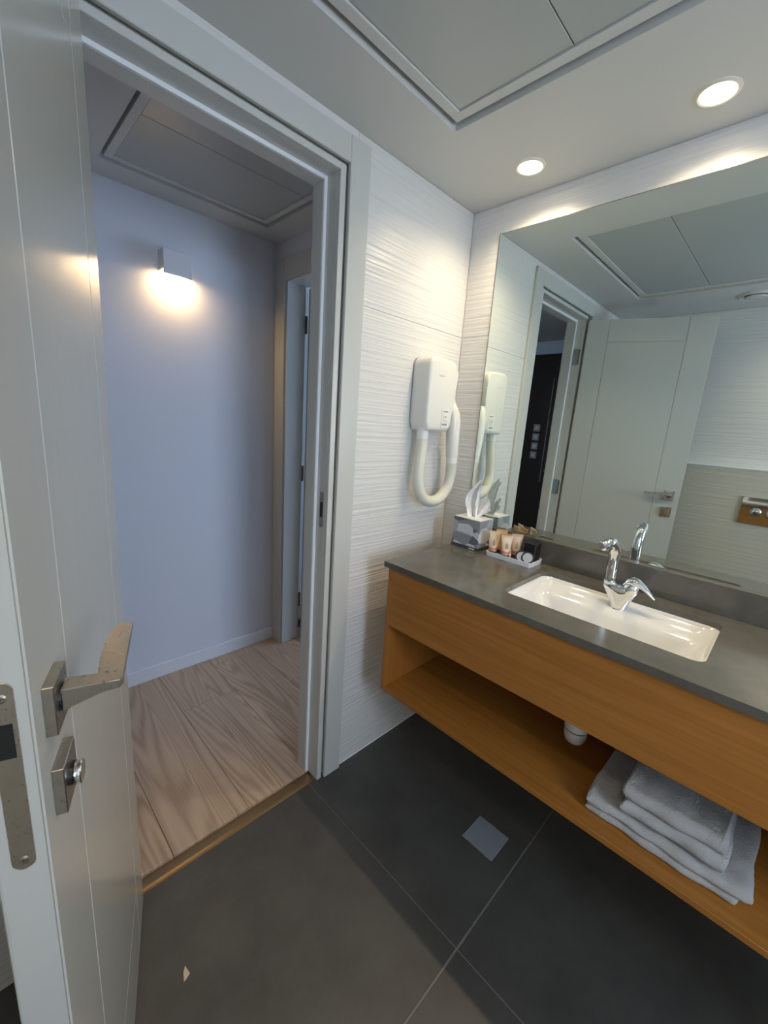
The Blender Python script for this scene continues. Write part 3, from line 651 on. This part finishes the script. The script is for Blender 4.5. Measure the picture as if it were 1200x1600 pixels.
for x, y, lab in ((-.106, -.440, 'left one of two round black tins with grey lids leaning on the tray'), (-.100, -.461, 'right one of two round black tins with grey lids leaning on the tray')):
    jr = thing('round_tin', lab, 'tin', (x, y, TT), group='round black tins on the tray')
    ax = Vector((-.86, -.42, .28)).normalized()
    c = Vector((x, y, TT+.0240))
    obj('tin_body', lathe(NB(), [(.0215, -.006), (.0225, -.005), (.0225, .005), (.0215, .006)], c, ax, 32), M['black'], jr, 40)
    obj('tin_label', lathe(NB(), [(.0170, .0061), (.0170, .0066)], c, ax, 28), M['lid_grey'], jr)

# ------------------------------------------------------------------ folded towels
def towel_layer(bm, x0, x1, y0, y1, z0, z1, seed, fold='x0', nx=70, ny=80, sag=.004):
    """soft slab with a rounded fold on the front (x0) edge"""
    rnd = random.Random(seed); ph = [rnd.uniform(0, 6.28) for _ in range(8)]
    def wob(a, b): return .0022*math.sin(a*31+ph[0]+b*17) + .0018*math.sin(b*43+ph[1]-a*11) + .0010*math.sin(a*97+ph[2]) + .0009*math.sin(b*121+ph[3])
    hgt = z1-z0; rr = hgt/2; prof = []
    for k in range(9):
        a = math.pi/2 + math.pi*k/8; prof.append((x0+rr+rr*math.cos(a), z0+rr+rr*math.sin(a)))
    top = [(x1-(x1-x0-rr)*k/nx, z1) for k in range(nx)]; bot = [(x0+rr+(x1-x0-rr)*(k+1)/nx, z0) for k in range(nx)]
    loop = top+prof+bot; rings = []
    for j in range(ny+1):
        v = j/ny; y = y0+(y1-y0)*v; ef = min(1, min(v, 1-v)*ny/1.6); ring = []
        for x, z in loop:
            zz = z0+rr+(z-z0-rr)*(.55+.45*ef)
            ed = .004*math.sin(y*23+ph[4])+.002*math.sin(y*71+ph[5])
            k = max(0, (z-z0)/hgt)
            ring.append(bm.verts.new((x+ed*max(0, 1-(x-x0)*6)+rnd.uniform(-.0007, .0007), y+.003*math.sin(x*27+ph[6]+z*90)+rnd.uniform(-.0006, .0006), max(z0-.0*k, zz+(wob(x, y)*k+rnd.uniform(-.0009, .0009) if z > z0+.3*hgt else 0)))))
        rings.append(ring)
    ring_faces(bm, rings)
ZS = CZS+.0006
tw1 = thing('bath_towel', 'wide folded white bath towel at the bottom of the shelf stack', 'towel', (-.3, -1.03, ZS))
bm = NB(); towel_layer(bm, -.447, -.130, -1.178, -.870, ZS, ZS+.024, 3); obj('lower_fold', bm, M['terry'], tw1, 60)
bm = NB(); towel_layer(bm, -.449, -.128, -1.196, -.866, ZS+.0245, ZS+.048, 5); obj('upper_fold', bm, M['terry'], tw1, 60)
tw2 = thing('hand_towel', 'thick folded white hand towel on top of the wide bath towel', 'towel', (-.3, -1.04, ZS+.05))
bm = NB(); towel_layer(bm, -.446, -.150, -1.148, -.945, ZS+.0545, ZS+.090, 8); obj('lower_fold', bm, M['terry'], tw2, 60)
bm = NB(); towel_layer(bm, -.440, -.150, -1.140, -.940, ZS+.0905, ZS+.128, 11); obj('upper_fold', bm, M['terry'], tw2, 60)

# ------------------------------------------------------------------ floor drain cover and paper scrap
dcv = thing('floor_drain_cover', 'pale square drain cover on the charcoal tile below the vanity', 'drain cover', (-.362, -.576, 0))
obj('cover_plate', B(-.419, -.305, -.634, -.518, .0002, .0035, bev=.001), M['drain_cover'], dcv)
bm = NB(); pts = [(-1.241, -.241), (-1.238, -.266), (-1.247, -.269), (-1.255, -.273), (-1.249, -.252)]
a = [bm.verts.new((x, y, .0006+.003*(i % 2))) for i, (x, y) in enumerate(pts)]; bm.faces.new(a)
r_ = bmesh.ops.extrude_face_region(bm, geom=list(bm.faces)); bmesh.ops.translate(bm, vec=(0, 0, .0005), verts=[v for v in r_['geom'] if isinstance(v, bmesh.types.BMVert)])
tag(obj('paper_scrap', bm, M['scrap']), 'tiny beige paper scrap on the charcoal floor by the door', 'paper scrap')
